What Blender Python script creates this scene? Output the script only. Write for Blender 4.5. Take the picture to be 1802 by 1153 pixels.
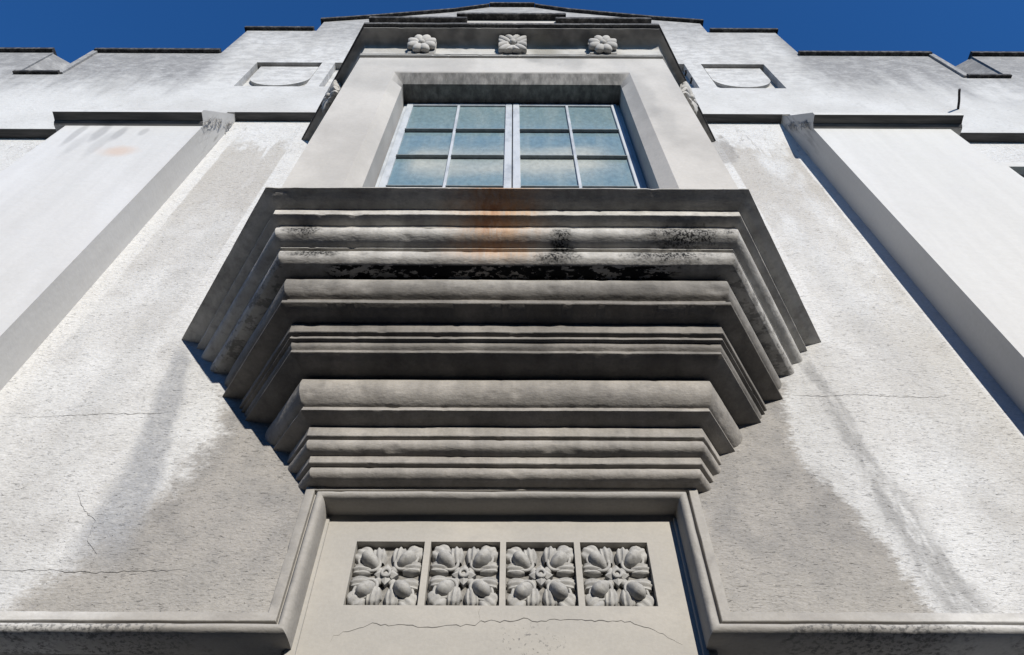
import bpy, bmesh, math, random
from mathutils import Vector, Matrix, noise as mnoise

random.seed(7)
for o in list(bpy.data.objects):
    bpy.data.objects.remove(o, do_unlink=True)
S = bpy.context.scene
COL = S.collection
EYE = 1.6                      # eye height; facade measures below are given from eye level

# ------------------------------------------------------------------ camera
cam_d = bpy.data.cameras.new('camera')
cam = bpy.data.objects.new('camera', cam_d)
COL.objects.link(cam)
cam_d.sensor_width = 36.0
cam_d.lens = 25.97
cam_d.clip_start = 0.05
cam_d.clip_end = 2000
TH, ROLL = math.radians(54.62), math.radians(0.232)
f0 = Vector((0, 1, 0)); r0 = Vector((1, 0, 0)); zz = Vector((0, 0, 1))
fw = math.cos(TH) * f0 + math.sin(TH) * zz
up = -math.sin(TH) * f0 + math.cos(TH) * zz
rr = math.cos(ROLL) * r0 + math.sin(ROLL) * up
uu = -math.sin(ROLL) * r0 + math.cos(ROLL) * up
M = Matrix((rr, uu, -fw)).transposed().to_4x4()
M.translation = Vector((0.0488, -3.0, EYE))
cam.matrix_world = M
S.camera = cam

# ------------------------------------------------------------------ world, sun, exposure
SUN = Vector((0.38, -1.0, 0.41)).normalized()
EL = math.asin(SUN.z)
AZ = math.atan2(SUN.x, SUN.y)
w = bpy.data.worlds.new('World')
S.world = w
w.use_nodes = True
nt = w.node_tree
bg = nt.nodes['Background']
sky = nt.nodes.new('ShaderNodeTexSky')
sky.sky_type = 'NISHITA'
sky.sun_disc = False
sky.sun_elevation = EL
sky.sun_rotation = AZ
sky.altitude = 0
sky.air_density = 1.0
sky.dust_density = 0.0
sky.ozone_density = 10.0
hs = nt.nodes.new('ShaderNodeHueSaturation')
hs.inputs['Saturation'].default_value = 1.05
nt.links.new(sky.outputs[0], hs.inputs['Color'])
nt.links.new(hs.outputs[0], bg.inputs[0])
bg.inputs[1].default_value = 0.14
sd = bpy.data.lights.new('sun', 'SUN')
sd.energy = 5.0
sd.angle = math.radians(0.53)
sd.color = (1.0, 0.952, 0.872)
sun = bpy.data.objects.new('sun', sd)
COL.objects.link(sun)
sun.rotation_euler = SUN.to_track_quat('Z', 'Y').to_euler()
sun.location = SUN * 40
S.view_settings.view_transform = 'Standard'
S.view_settings.look = 'None'
S.view_settings.exposure = 0.3
S.view_settings.gamma = 1.0
S.view_settings.use_curve_mapping = False
S.render.engine = 'CYCLES'
S.cycles.max_bounces = 5
S.cycles.diffuse_bounces = 2
S.cycles.glossy_bounces = 2


# ------------------------------------------------------------------ material graph helper
class G:
    def __init__(s, name):
        s.mat = bpy.data.materials.new(name)
        s.mat.use_nodes = True
        s.t = s.mat.node_tree
        s.bsdf = s.t.nodes['Principled BSDF']
        geo = s.t.nodes.new('ShaderNodeNewGeometry')
        s.P = geo.outputs['Position']
        sep = s.t.nodes.new('ShaderNodeSeparateXYZ')
        s.t.links.new(s.P, sep.inputs[0])
        s.x, s.y = sep.outputs[0], sep.outputs[1]
        s.z = s.m('SUBTRACT', sep.outputs[2], EYE)

    def put(s, sock, v):
        if isinstance(v, (int, float)):
            sock.default_value = v
        elif isinstance(v, tuple):
            sock.default_value = (v[0], v[1], v[2], 1.0)
        else:
            s.t.links.new(v, sock)

    def m(s, op, a, b=None, clamp=False):
        n = s.t.nodes.new('ShaderNodeMath')
        n.operation = op
        n.use_clamp = clamp
        s.put(n.inputs[0], a)
        if b is not None:
            s.put(n.inputs[1], b)
        return n.outputs[0]

    def add(s, a, b): return s.m('ADD', a, b)
    def sub(s, a, b): return s.m('SUBTRACT', a, b)
    def mul(s, *v):
        r = v[0]
        for q in v[1:]:
            r = s.m('MULTIPLY', r, q)
        return r
    def mx(s, *v):
        r = v[0]
        for q in v[1:]:
            r = s.m('MAXIMUM', r, q)
        return r
    def inv(s, a): return s.m('SUBTRACT', 1.0, a)
    def absf(s, a): return s.m('ABSOLUTE', a)

    def sm(s, v, a, b, lo=0.0, hi=1.0):
        n = s.t.nodes.new('ShaderNodeMapRange')
        n.interpolation_type = 'SMOOTHSTEP'
        s.put(n.inputs[0], v)
        n.inputs[1].default_value = a
        n.inputs[2].default_value = b
        n.inputs[3].default_value = lo
        n.inputs[4].default_value = hi
        return n.outputs[0]

    def noise(s, sx, sy, sz, detail=4.0, rough=0.55, off=0.0, dist=0.0):
        v = s.t.nodes.new('ShaderNodeVectorMath')
        v.operation = 'MULTIPLY_ADD'
        s.t.links.new(s.P, v.inputs[0])
        v.inputs[1].default_value = (sx, sy, sz)
        v.inputs[2].default_value = (off, off * 1.7, off * 0.6)
        n = s.t.nodes.new('ShaderNodeTexNoise')
        n.inputs['Scale'].default_value = 1.0
        n.inputs['Detail'].default_value = min(detail, 3.0)
        n.inputs['Roughness'].default_value = rough
        n.inputs['Distortion'].default_value = dist
        s.t.links.new(v.outputs[0], n.inputs['Vector'])
        return n.outputs[0]

    def pwl(s, v, pts):
        """piecewise linear function of v"""
        pts = sorted(pts)
        a, b = pts[0][0], pts[-1][0]
        ys = [p[1] for p in pts]
        lo, hi = min(ys), max(ys)
        n = s.t.nodes.new('ShaderNodeValToRGB')
        cr = n.color_ramp
        cr.interpolation = 'LINEAR'
        while len(cr.elements) < len(pts):
            cr.elements.new(0.5)
        for e, p in zip(cr.elements, pts):
            e.position = (p[0] - a) / (b - a)
        for e, p in zip(cr.elements, pts):
            q = (p[1] - lo) / (hi - lo)
            e.color = (q, q, q, 1)
        s.put(n.inputs[0], s.mul(s.sub(v, a), 1.0 / (b - a)))
        return s.add(s.mul(n.outputs[0], hi - lo), lo)

    def mix(s, f, a, b):
        n = s.t.nodes.new('ShaderNodeMix')
        n.data_type = 'RGBA'
        s.put(n.inputs[0], f)
        s.put(n.inputs[6], a)
        s.put(n.inputs[7], b)
        return n.outputs[2]

    def darken(s, c, f):
        """multiply colour c by value f"""
        n = s.t.nodes.new('ShaderNodeMix')
        n.data_type = 'RGBA'
        n.blend_type = 'MULTIPLY'
        n.inputs[0].default_value = 1.0
        s.put(n.inputs[6], c)
        cc = s.t.nodes.new('ShaderNodeCombineXYZ')
        for i in range(3):
            s.put(cc.inputs[i], f)
        s.t.links.new(cc.outputs[0], n.inputs[7])
        return n.outputs[2]

    def blob(s, x0, z0, rx, rz, warp, amp=0.8, soft=0.5):
        a = s.m('POWER', s.mul(s.absf(s.sub(s.x, x0)), 1.0 / rx), 2.0)
        b = s.m('POWER', s.mul(s.absf(s.sub(s.z, z0)), 1.0 / rz), 2.0)
        d = s.m('SQRT', s.add(a, b))
        d = s.add(d, s.mul(s.sub(warp, 0.5), amp * 2))
        return s.sm(d, 1.0 + soft * 0.5, 1.0 - soft * 0.5)

    def band(s, v, a, b, soft):
        return s.mul(s.sm(v, a - soft, a + soft), s.sm(v, b + soft, b - soft))

    def done(s, col, rough=0.88, height=None, dist=0.004, strength=0.7, spec=0.25, k=0.62):
        s.put(s.bsdf.inputs['Base Color'], s.darken(col, k))
        s.put(s.bsdf.inputs['Roughness'], rough)
        s.bsdf.inputs['Specular IOR Level'].default_value = spec
        if height is not None:
            b = s.t.nodes.new('ShaderNodeBump')
            b.inputs['Strength'].default_value = strength
            b.inputs['Distance'].default_value = dist
            s.put(b.inputs['Height'], height)
            s.t.links.new(b.outputs[0], s.bsdf.inputs['Normal'])
        return s.mat


def flecks(g, off=0.0):
    """short horizontal pits and trowel tears of the rough render"""
    a = g.noise(27, 27, 110, 3.0, 0.62, off, 1.1)
    k = g.noise(2.6, 2.6, 3.4, 3.0, 0.65, off + 9)
    kk = g.mul(g.sub(k, 0.5), 0.46)
    return g.sm(g.add(a, kk), 0.675, 0.80)


# ------------------------------------------------------------------ materials
def mat_main_wall():
    g = G('rough_render')
    big = g.noise(0.9, 1, 0.7, 4, 0.6, 3)
    med = g.noise(4.5, 4, 4.5, 4, 0.62, 11)
    fine = g.noise(34, 34, 60, 3, 0.6, 2)
    fl = flecks(g)
    wob = g.noise(7, 7, 5, 5, 0.68, 21)
    wob2 = g.noise(3, 3, 1.1, 4, 0.6, 31)
    col = g.mix(g.sm(big, 0.35, 0.66), (0.80, 0.80, 0.785), (0.685, 0.675, 0.65))
    col = g.mix(g.mul(g.sm(med, 0.45, 0.75), 0.45), col, (0.54, 0.525, 0.50))
    vr = g.noise(3.6, 3.6, 0.35, 3, 0.65, 81)
    col = g.darken(col, g.sm(vr, 0.32, 0.68, 0.93, 1.06))
    # yellowed corner by the right pilaster
    yel = g.mul(g.sm(g.x, 2.2, 3.0), g.sm(wob2, 0.42, 0.62))
    col = g.mix(g.mul(yel, 0.38), col, (0.60, 0.565, 0.50))
    # unwashed render high up, between the drips
    top = g.mul(g.sm(g.z, 5.0, 6.8), g.sm(g.add(g.z, g.mul(wob, 1.5)), 8.55, 8.2))
    top = g.mul(top, g.sm(wob2, 0.30, 0.52))
    col = g.mix(g.mul(top, 0.75), col, (0.56, 0.53, 0.485))
    # grey, never washed render under the bay, ragged edges
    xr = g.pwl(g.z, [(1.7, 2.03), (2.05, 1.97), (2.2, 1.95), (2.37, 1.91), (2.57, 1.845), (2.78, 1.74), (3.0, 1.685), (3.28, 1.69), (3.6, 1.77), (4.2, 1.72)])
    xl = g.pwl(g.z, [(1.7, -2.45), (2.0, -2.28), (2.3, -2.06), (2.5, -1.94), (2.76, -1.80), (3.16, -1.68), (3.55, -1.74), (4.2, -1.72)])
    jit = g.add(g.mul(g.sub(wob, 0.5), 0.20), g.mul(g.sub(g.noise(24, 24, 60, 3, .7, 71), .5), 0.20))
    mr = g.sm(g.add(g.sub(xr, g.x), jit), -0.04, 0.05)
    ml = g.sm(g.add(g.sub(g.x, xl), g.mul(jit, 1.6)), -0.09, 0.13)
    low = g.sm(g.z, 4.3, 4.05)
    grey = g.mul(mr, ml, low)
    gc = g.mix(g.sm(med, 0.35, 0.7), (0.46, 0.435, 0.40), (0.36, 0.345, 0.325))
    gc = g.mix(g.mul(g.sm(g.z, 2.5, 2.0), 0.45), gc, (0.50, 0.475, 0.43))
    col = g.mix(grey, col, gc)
    # dirty runs either side, from the ends of the corbel
    xs = g.pwl(g.z, [(1.8, 2.13), (2.08, 2.12), (2.37, 2.085), (2.7, 2.05), (3.13, 2.03), (3.54, 2.015), (3.9, 1.97), (4.2, 1.98)])
    hw = g.pwl(g.z, [(1.8, 0.13), (2.4, 0.11), (3.1, 0.055), (4.0, 0.03)])
    dr = g.m('DIVIDE', g.absf(g.add(g.sub(g.x, xs), g.mul(g.sub(wob, 0.5), 0.16))), hw)
    run = g.mul(g.sm(dr, 1.4, 0.4), g.sm(g.z, 4.05, 3.9), g.sm(g.noise(9, 9, 3, 4, 0.7, 4), 0.32, 0.58))
    col = g.mix(g.mul(run, 0.8), col, (0.40, 0.395, 0.385))
    xs2 = g.pwl(g.z, [(1.8, -1.98), (2.4, -1.98), (2.76, -1.965), (3.16, -2.02), (3.6, -2.09), (3.98, -2.16), (4.2, -2.2)])
    hw2 = g.pwl(g.z, [(1.8, 0.17), (2.5, 0.14), (3.16, 0.10), (3.6, 0.085), (4.0, 0.05)])
    dl = g.m('DIVIDE', g.absf(g.add(g.sub(g.x, xs2), g.mul(g.sub(wob, 0.5), 0.10))), hw2)
    run2 = g.mul(g.sm(dl, 1.35, 0.5), g.sm(g.z, 4.06, 3.85), g.sm(g.z, 2.1, 2.5))
    col = g.mix(g.mul(run2, g.sm(g.noise(14, 14, 24, 3, .7, 91), .25, .6, .45, .85)), col, (0.43, 0.435, 0.445))
    # blue-grey cloud further left
    cl = g.mul(g.sm(g.x, -2.2, -2.5), g.sm(wob2, 0.5, 0.68), low)
    col = g.mix(g.mul(cl, 0.4), col, (0.60, 0.615, 0.63))
    # grime gathered on the ledge of the moulding
    led = g.mul(g.sm(g.z, 2.08, 1.95), g.sm(wob, 0.5, 0.62), g.sm(g.absf(g.x), 1.6, 2.1))
    col = g.mix(g.mul(led, 0.65), col, (0.33, 0.32, 0.315))
    # smooth painted margins: beside the pilasters, beside the bay and under the upper wall
    s1 = g.sm(g.add(g.x, g.mul(g.sub(wob, .5), .05)), -2.985, -3.0)
    s2 = g.sm(g.add(g.x, g.mul(g.sub(wob, .5), .05)), 3.005, 3.02)
    s3 = g.mul(g.band(g.x, -2.34, -2.0, 0.008), g.sm(g.z, 4.2, 4.4))
    s4 = g.mul(g.band(g.x, 2.0, 2.29, 0.008), g.sm(g.z, 4.2, 4.4))
    drip = g.noise(7, 7, 0.35, 3, 0.6, 41)
    s5 = g.sm(g.add(g.z, g.mul(g.sub(drip, 0.5), 2.6)), 7.7, 7.83)
    smo = g.mx(s1, s2, s3, s4, s5)
    col = g.mix(smo, col, g.mix(g.sm(med, .4, .8), (0.80, 0.795, 0.775), (0.72, 0.71, 0.69)))
    # broken dirty drips in that top margin
    dd = g.mul(g.sm(g.noise(10, 10, 2.2, 4, 0.7, 51), 0.60, 0.67), g.sm(g.z, 7.3, 7.5), g.sm(g.z, 8.25, 8.0))
    col = g.mix(g.mul(dd, 0.6), col, (0.40, 0.385, 0.365))
    bs = g.mul(g.blob(2.28, 7.45, 0.12, 0.35, wob, 0.9), 0.65)
    col = g.mix(bs, col, (0.36, 0.345, 0.33))
    fk = g.mul(fl, g.inv(smo))
    col = g.darken(col, g.sub(1.0, g.mul(fk, 0.25)))
    grain = g.noise(60, 60, 150, 2, 0.6, 12)
    col = g.darken(col, g.sm(grain, 0.25, 0.75, 0.90, 1.07))
    # fine speckle
    col = g.darken(col, g.sm(fine, 0.2, 0.8, 0.93, 1.05))
    h = g.sub(g.noise(30, 30, 75, 3, 0.7, 8), g.mul(g.sm(g.noise(27, 27, 110, 3.0, 0.62, 0.0, 1.1), 0.60, 0.75), 0.8))
    return g.done(col, 0.92, h, 0.0095, 0.85)


def mat_upper_wall():
    g = G('sooty_render')
    big = g.noise(1.1, 1, 0.9, 5, 0.62, 5)
    st = g.noise(4.0, 4, 0.55, 5, 0.65, 15)
    med = g.noise(5, 5, 6, 4, 0.6, 25)
    fine = g.noise(40, 40, 60, 3, 0.6, 1)
    col = g.mix(g.sm(big, 0.35, 0.7), (0.745, 0.745, 0.73), (0.63, 0.625, 0.605))
    ax = g.absf(g.x)
    side = g.sm(ax, 3.75, 4.18)
    # soot hanging below the copings, in streaks
    t1 = g.mul(side, g.sm(g.add(g.z, g.mul(g.sub(st, 0.5), 2.0)), 8.7, 10.1))
    t2 = g.mul(g.inv(side), g.sm(g.add(g.z, g.mul(g.sub(st, 0.5), 1.6)), 10.8, 12.4))
    grain = g.noise(14, 14, 26, 3, 0.72, 35)
    soot = g.mul(g.mx(t1, g.mul(t2, 0.75)), g.sm(g.add(g.mul(med, .5), g.mul(grain, .5)), 0.32, 0.62, 0.45, 1.0))
    low = g.mul(g.sm(grain, 0.52, 0.66), g.sm(med, 0.42, 0.62))
    col = g.mix(g.mul(low, 0.45), col, (0.42, 0.415, 0.41))
    mot = g.mul(g.sm(g.z, 8.6, 10.0), g.sm(g.noise(5, 5, 9, 3, .75, 65), 0.42, 0.6))
    col = g.mix(g.mul(mot, 0.45), col, (0.36, 0.355, 0.35))
    col = g.mix(g.mul(soot, 0.92), col, (0.26, 0.26, 0.262))
    cloud = g.mul(g.sm(ax, 5.2, 6.0), g.sm(big, 0.45, 0.62), g.band(g.z, 8.7, 9.8, 0.3))
    col = g.mix(g.mul(cloud, 0.55), col, (0.38, 0.385, 0.40))
    fl = g.mul(flecks(g, 13), g.sm(med, 0.42, 0.6))
    col = g.darken(col, g.sub(1.0, g.mul(fl, 0.4)))
    col = g.darken(col, g.sm(fine, 0.2, 0.8, 0.93, 1.05))
    h = g.add(g.noise(18, 18, 36, 4, 0.62, 3), g.mul(g.noise(80, 80, 90, 2, .5, 2), .3))
    return g.done(col, 0.92, h, 0.007, 0.7)


def mat_pilaster():
    g = G('smooth_white_paint')
    big = g.noise(0.8, 0.8, 0.35, 4, 0.55, 7)
    w_ = g.noise(3.2, 3.2, 1.4, 4, 0.6, 17)
    wob = g.noise(5, 5, 2, 3, 0.6, 27)
    col = g.mix(g.sm(big, 0.35, 0.7), (0.775, 0.775, 0.765), (0.72, 0.715, 0.695))
    warm = g.sm(g.x, 2.0, 4.0)
    col = g.mix(g.mul(warm, 0.8), col, (0.745, 0.735, 0.695))
    run = g.noise(9, 9, 0.5, 3, 0.6, 37)
    col = g.darken(col, g.sm(run, 0.3, 0.7, 0.955, 1.01))
    pat = g.noise(1.8, 1.8, 1.2, 2, 0.6, 57)
    col = g.mix(g.mul(g.sm(pat, 0.53, 0.56), 0.22), col, (0.73, 0.72, 0.70))
    col = g.mix(g.mul(g.sm(w_, 0.52, 0.8), 0.3), col, (0.62, 0.615, 0.60))
    # grey runs below the cap, left pilaster
    for x0, z0, rx, rz, k in ((-4.33, 7.13, .04, .28, .55), (-4.10, 7.19, .055, .22, .65), (-3.91, 7.18, .05, .22, .65), (-3.68, 7.22, .04, .09, .5), (-4.2, 6.85, .06, .3, .3), (-3.98, 6.9, .06, .3, .3)):
        col = g.mix(g.mul(g.blob(x0, z0, rx, rz, wob, 0.75, 0.8), k), col, (0.40, 0.40, 0.40))
    col = g.mix(g.mul(g.blob(-3.72, 6.72, .16, .12, wob, 0.8, 1.2), 0.5), col, (0.72, 0.50, 0.36))
    # dirt fallen down the returns from under the upper wall
    inn = g.mul(g.sm(g.y, -0.283, -0.275), g.sm(g.z, 6.9, 7.6), g.sm(g.noise(3, 14, 2.2, 4, .65, 9), 0.5, 0.66))
    col = g.mix(g.mul(inn, 0.65), col, (0.36, 0.355, 0.345))
    col = g.darken(col, g.sm(g.noise(30, 30, 30, 3, .6, 4), 0.2, 0.8, 0.97, 1.02))
    h = g.add(g.noise(5, 5, 7, 3, 0.6, 2), g.mul(g.noise(40, 40, 40, 2, .5, 1), 0.15))
    return g.done(col, 0.75, h, 0.010, 0.5)


def mat_cement():
    """run cement mouldings of the corbel"""
    g = G('run_cement')
    big = g.noise(2.2, 3, 5, 4, 0.6, 4)
    med = g.noise(11, 14, 18, 5, 0.68, 14)
    fin = g.noise(60, 60, 60, 3, 0.65, 24)
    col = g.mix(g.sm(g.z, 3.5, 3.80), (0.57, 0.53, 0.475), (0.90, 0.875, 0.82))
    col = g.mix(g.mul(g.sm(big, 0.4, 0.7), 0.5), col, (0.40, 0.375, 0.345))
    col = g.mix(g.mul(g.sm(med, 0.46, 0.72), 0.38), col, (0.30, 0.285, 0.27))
    wash = g.noise(6.5, 4, 1.6, 3, 0.7, 64)
    col = g.darken(col, g.sm(wash, 0.3, 0.7, 0.80, 1.08))
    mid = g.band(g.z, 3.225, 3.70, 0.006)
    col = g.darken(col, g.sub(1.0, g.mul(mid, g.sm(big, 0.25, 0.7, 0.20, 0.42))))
    # rust washed down from the window catch, fading sideways
    rn = g.noise(5, 5, 7, 4, .65, 3)
    ru = g.m('DIVIDE', g.absf(g.add(g.x, 0.035)), 0.36)
    rust = g.mul(g.sm(g.add(ru, g.mul(g.sub(rn, .5), 1.1)), 1.15, 0.1), g.sm(g.add(g.z, g.mul(g.sub(rn, .5), .12)), 3.66, 3.80), g.sm(g.noise(38, 22, 2.5, 4, .7, 8), 0.28, 0.62, 0.30, 1.0))
    col = g.mix(g.mul(rust, 0.74), col, (0.86, 0.54, 0.31))
    core = g.mul(g.sm(g.add(g.m('DIVIDE', g.absf(g.add(g.x, 0.08)), 0.15), g.mul(g.sub(rn, .5), 1.2)), 1.0, 0.2), g.sm(g.z, 3.68, 3.9))
    core = g.mul(core, g.sm(g.noise(30, 12, 5, 3, .65, 81), .35, .65))
    col = g.mix(g.mul(core, 0.45), col, (0.48, 0.20, 0.085))
    # black algae, patchy
    wob = g.noise(11, 16, 20, 5, 0.72, 34)
    spk = g.noise(75, 75, 75, 3, 0.7, 44)
    mold = 0.0
    for x0, z0, rx_, rz in ((-1.19, 3.895, .10, .045), (-1.10, 3.77, .15, .03), (0.34, 3.80, .07, .10), (0.30, 3.745, .12, .04), (1.09, 3.87, .20, .07), (0.96, 3.76, .22, .04)):
        mold = g.mx(mold, g.blob(x0, z0, rx_, rz, wob, 1.2, 1.1))
    halo = g.mul(mold, 0.45)
    mold = g.mx(g.mul(mold, g.sm(spk, 0.36, 0.58)), halo)
    # black crust on the soffit over the third roll
    sof = g.mul(g.band(g.y, -0.812, -0.70, 0.006), g.band(g.z, 3.672, 3.712, 0.006))
    sx = g.noise(7, 16, 4, 4, 0.7, 54)
    crust = g.mul(sof, g.sm(g.add(g.absf(g.x), g.mul(sx, .3)), 1.22, 1.12), g.sm(g.add(g.mul(sx, .6), g.mul(g.noise(28, 40, 20, 3, .7, 57), .4)), 0.455, 0.49))
    sidecr = g.mul(g.sm(g.absf(g.x), 1.12, 1.3), g.band(g.z, 3.675, 3.80, .01), g.sm(wob, 0.5, 0.6))
    mold = g.mx(mold, crust, g.mul(sidecr, 0.45))
    col = g.mix(mold, col, (0.018, 0.019, 0.02))
    col = g.darken(col, g.sm(fin, 0.2, 0.8, 0.90, 1.07))
    h = g.add(g.mul(g.noise(9, 12, 30, 4, 0.65, 3), 1.0), g.mul(fin, 0.35))
    return g.done(col, 0.9, h, 0.006, 0.75, k=0.52)


def mat_frame():
    """moulding round the panel and along the foot of the wall"""
    g = G('painted_moulding')
    big = g.noise(3, 4, 8, 4, 0.6, 6)
    wob = g.noise(8, 10, 18, 5, 0.7, 16)
    fin = g.noise(60, 60, 60, 3, 0.65, 26)
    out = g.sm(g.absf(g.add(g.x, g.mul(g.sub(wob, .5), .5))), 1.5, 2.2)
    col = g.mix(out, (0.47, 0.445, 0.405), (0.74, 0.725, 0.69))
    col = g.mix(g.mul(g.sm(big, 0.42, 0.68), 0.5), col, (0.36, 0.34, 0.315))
    spk = g.noise(45, 45, 60, 4, 0.72, 36)
    roll = g.sm(g.z, 1.915, 1.905)
    a = g.blob(-2.15, 1.88, 0.20, 0.05, wob, 1.2, 1.0)
    b = g.blob(-1.72, 1.88, 0.32, 0.05, wob, 1.2, 1.0)
    c = g.blob(1.68, 1.885, 0.40, 0.05, wob, 1.2, 1.0)
    d = g.blob(2.55, 1.885, 0.25, 0.05, wob, 1.2, 1.0)
    dirt = g.mul(g.mx(a, b, c, d), roll, g.sm(spk, 0.45, 0.62))
    col = g.mix(g.mul(dirt, 0.75), col, (0.10, 0.10, 0.102))
    col = g.darken(col, g.sm(fin, 0.2, 0.8, 0.92, 1.05))
    h = g.add(g.noise(10, 10, 26, 4, 0.65, 3), g.mul(fin, 0.3))
    return g.done(col, 0.88, h, 0.005, 0.7)


def mat_panel():
    g = G('buff_cement_panel')
    big = g.noise(1.6, 2, 2.6, 4, 0.55, 9)
    med = g.noise(9, 9, 14, 4, 0.6, 19)
    fin = g.noise(70, 70, 70, 3, 0.6, 29)
    col = g.mix(g.sm(big, 0.35, 0.65), (0.56, 0.525, 0.465), (0.49, 0.465, 0.42))
    col = g.mix(g.mul(g.sm(med, 0.5, 0.75), 0.3), col, (0.42, 0.40, 0.37))
    low = g.sm(g.add(g.z, g.mul(g.sub(big, .5), .2)), 2.03, 1.9)
    col = g.mix(g.mul(low, 0.35), col, (0.46, 0.435, 0.385))
    spk = g.mul(g.sm(g.noise(60, 60, 60, 3, .7, 39), 0.58, 0.66), g.blob(0.13, 1.90, 0.16, 0.08, med, 0.8))
    col = g.mix(g.mul(spk, 0.7), col, (0.16, 0.155, 0.15))
    col = g.darken(col, g.sm(fin, 0.2, 0.8, 0.95, 1.04))
    return g.done(col, 0.85, g.add(g.noise(12, 12, 20, 3, .6, 3), g.mul(fin, .3)), 0.003, 0.55)


def mat_carving():
    g = G('cast_stone_carving')
    med = g.noise(25, 25, 25, 4, 0.65, 3)
    fin = g.noise(120, 120, 120, 3, 0.65, 13)
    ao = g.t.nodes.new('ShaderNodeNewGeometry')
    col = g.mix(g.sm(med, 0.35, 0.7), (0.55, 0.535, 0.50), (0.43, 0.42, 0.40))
    # darker colour in the hollows of the carving
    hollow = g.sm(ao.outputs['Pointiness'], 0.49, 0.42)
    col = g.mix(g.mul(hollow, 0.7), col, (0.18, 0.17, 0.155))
    col = g.darken(col, g.sm(fin, 0.2, 0.8, 0.90, 1.06))
    return g.done(col, 0.88, g.add(med, g.mul(fin, .5)), 0.003, 0.6)


def mat_bay():
    g = G('pale_bay_render')
    big = g.noise(1.5, 1.5, 1.2, 4, 0.6, 2)
    st = g.noise(4, 4, 0.8, 4, 0.6, 12)
    wob = g.noise(4, 4, 4, 5, 0.65, 22)
    fin = g.noise(45, 45, 45, 3, 0.6, 32)
    col = g.mix(g.sm(big, 0.35, 0.68), (0.68, 0.655, 0.61), (0.545, 0.525, 0.49))
    col = g.mix(g.mul(g.sm(st, 0.5, 0.72), 0.4), col, (0.52, 0.51, 0.49))
    for x0, z0, rx, rz, k in ((1.16, 6.3, .10, .55, .45), (1.25, 5.7, .10, .4, .35), (0.62, 7.30, .12, .3, .5), (0.38, 7.35, .14, .22, .45), (-1.15, 6.55, .2, .2, .3), (-0.9, 7.2, .4, .12, .35), (0.25, 7.5, .1, .25, .6)):
        col = g.mix(g.mul(g.blob(x0, z0, rx, rz, wob, 0.8, 1.0), k), col, (0.36, 0.355, 0.34))
    # dark, streaky tone over the underside of the window head
    head = g.mul(g.band(g.z, 6.70, 6.93, .01), g.sm(g.y, -0.972, -0.966), g.sm(g.absf(g.sub(g.x, .03)), 1.1, 0.98))
    col = g.mix(g.mul(head, g.sm(g.noise(16, 9, 2.5, 4, .7, 4), 0.15, 0.75, 0.35, 0.95)), col, (0.13, 0.127, 0.12))
    col = g.darken(col, g.sm(fin, 0.2, 0.8, 0.95, 1.04))
    return g.done(col, 0.88, g.add(g.noise(9, 9, 9, 4, .6, 3), g.mul(fin, .3)), 0.005, 0.5)


def mat_cornice():
    g = G('dark_top_cornice')
    big = g.noise(3, 3, 3, 4, 0.62, 2)
    fin = g.noise(40, 40, 40, 4, 0.68, 12)
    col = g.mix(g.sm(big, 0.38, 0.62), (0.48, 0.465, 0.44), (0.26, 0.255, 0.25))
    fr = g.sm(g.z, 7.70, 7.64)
    col = g.mix(fr, col, g.mix(g.sm(big, 0.4, 0.65), (0.66, 0.645, 0.61), (0.50, 0.485, 0.45)))  # pale frieze below, darker cornice above it
    st = g.mul(g.blob(0.37, 7.55, .14, .16, big, .5, .9), .75)
    col = g.mix(st, col, (0.33, 0.315, 0.27))
    col = g.mix(g.mul(g.sm(g.z, 7.725, 7.745), g.sm(fin, 0.2, 0.7, 0.55, 1.0)), col, (0.07, 0.07, 0.072))
    return g.done(col, 0.9, fin, 0.005, 0.7)


def mat_coping():
    g = G('blackened_coping')
    fin = g.noise(14, 14, 14, 5, 0.7, 2)
    col = g.mix(g.sm(fin, 0.42, 0.68), (0.045, 0.045, 0.048), (0.17, 0.165, 0.16))
    return g.done(col, 0.92, g.noise(40, 40, 40, 3, .6, 5), 0.006, 0.7)


def mat_soffit_shade():  # shade under the overhangs, put into a dark base colour
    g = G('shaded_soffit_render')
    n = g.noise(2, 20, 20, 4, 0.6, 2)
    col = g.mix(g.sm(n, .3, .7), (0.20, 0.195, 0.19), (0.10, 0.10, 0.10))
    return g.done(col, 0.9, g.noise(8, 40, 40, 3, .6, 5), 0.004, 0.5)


def mat_plain(name, c, rough=0.8, metal=0.0, sc=30.0, var=0.12, spec=0.3):
    g = G(name)
    n = g.noise(sc, sc, sc, 4, 0.6, 3)
    col = g.darken(c, g.sm(n, 0.25, 0.75, 1.0 - var, 1.0 + var))
    g.bsdf.inputs['Metallic'].default_value = metal
    return g.done(col, rough, n, 0.001, 0.4, spec)


def mat_sash():
    g = G('white_gloss_sash_paint')
    n = g.noise(12, 12, 6, 4, 0.6, 3)
    col = g.mix(g.sm(n, 0.4, 0.75), (0.66, 0.70, 0.735), (0.46, 0.50, 0.54))
    return g.done(col, 0.45, g.noise(40, 40, 20, 3, .6, 5), 0.001, 0.4, 0.4)


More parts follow.
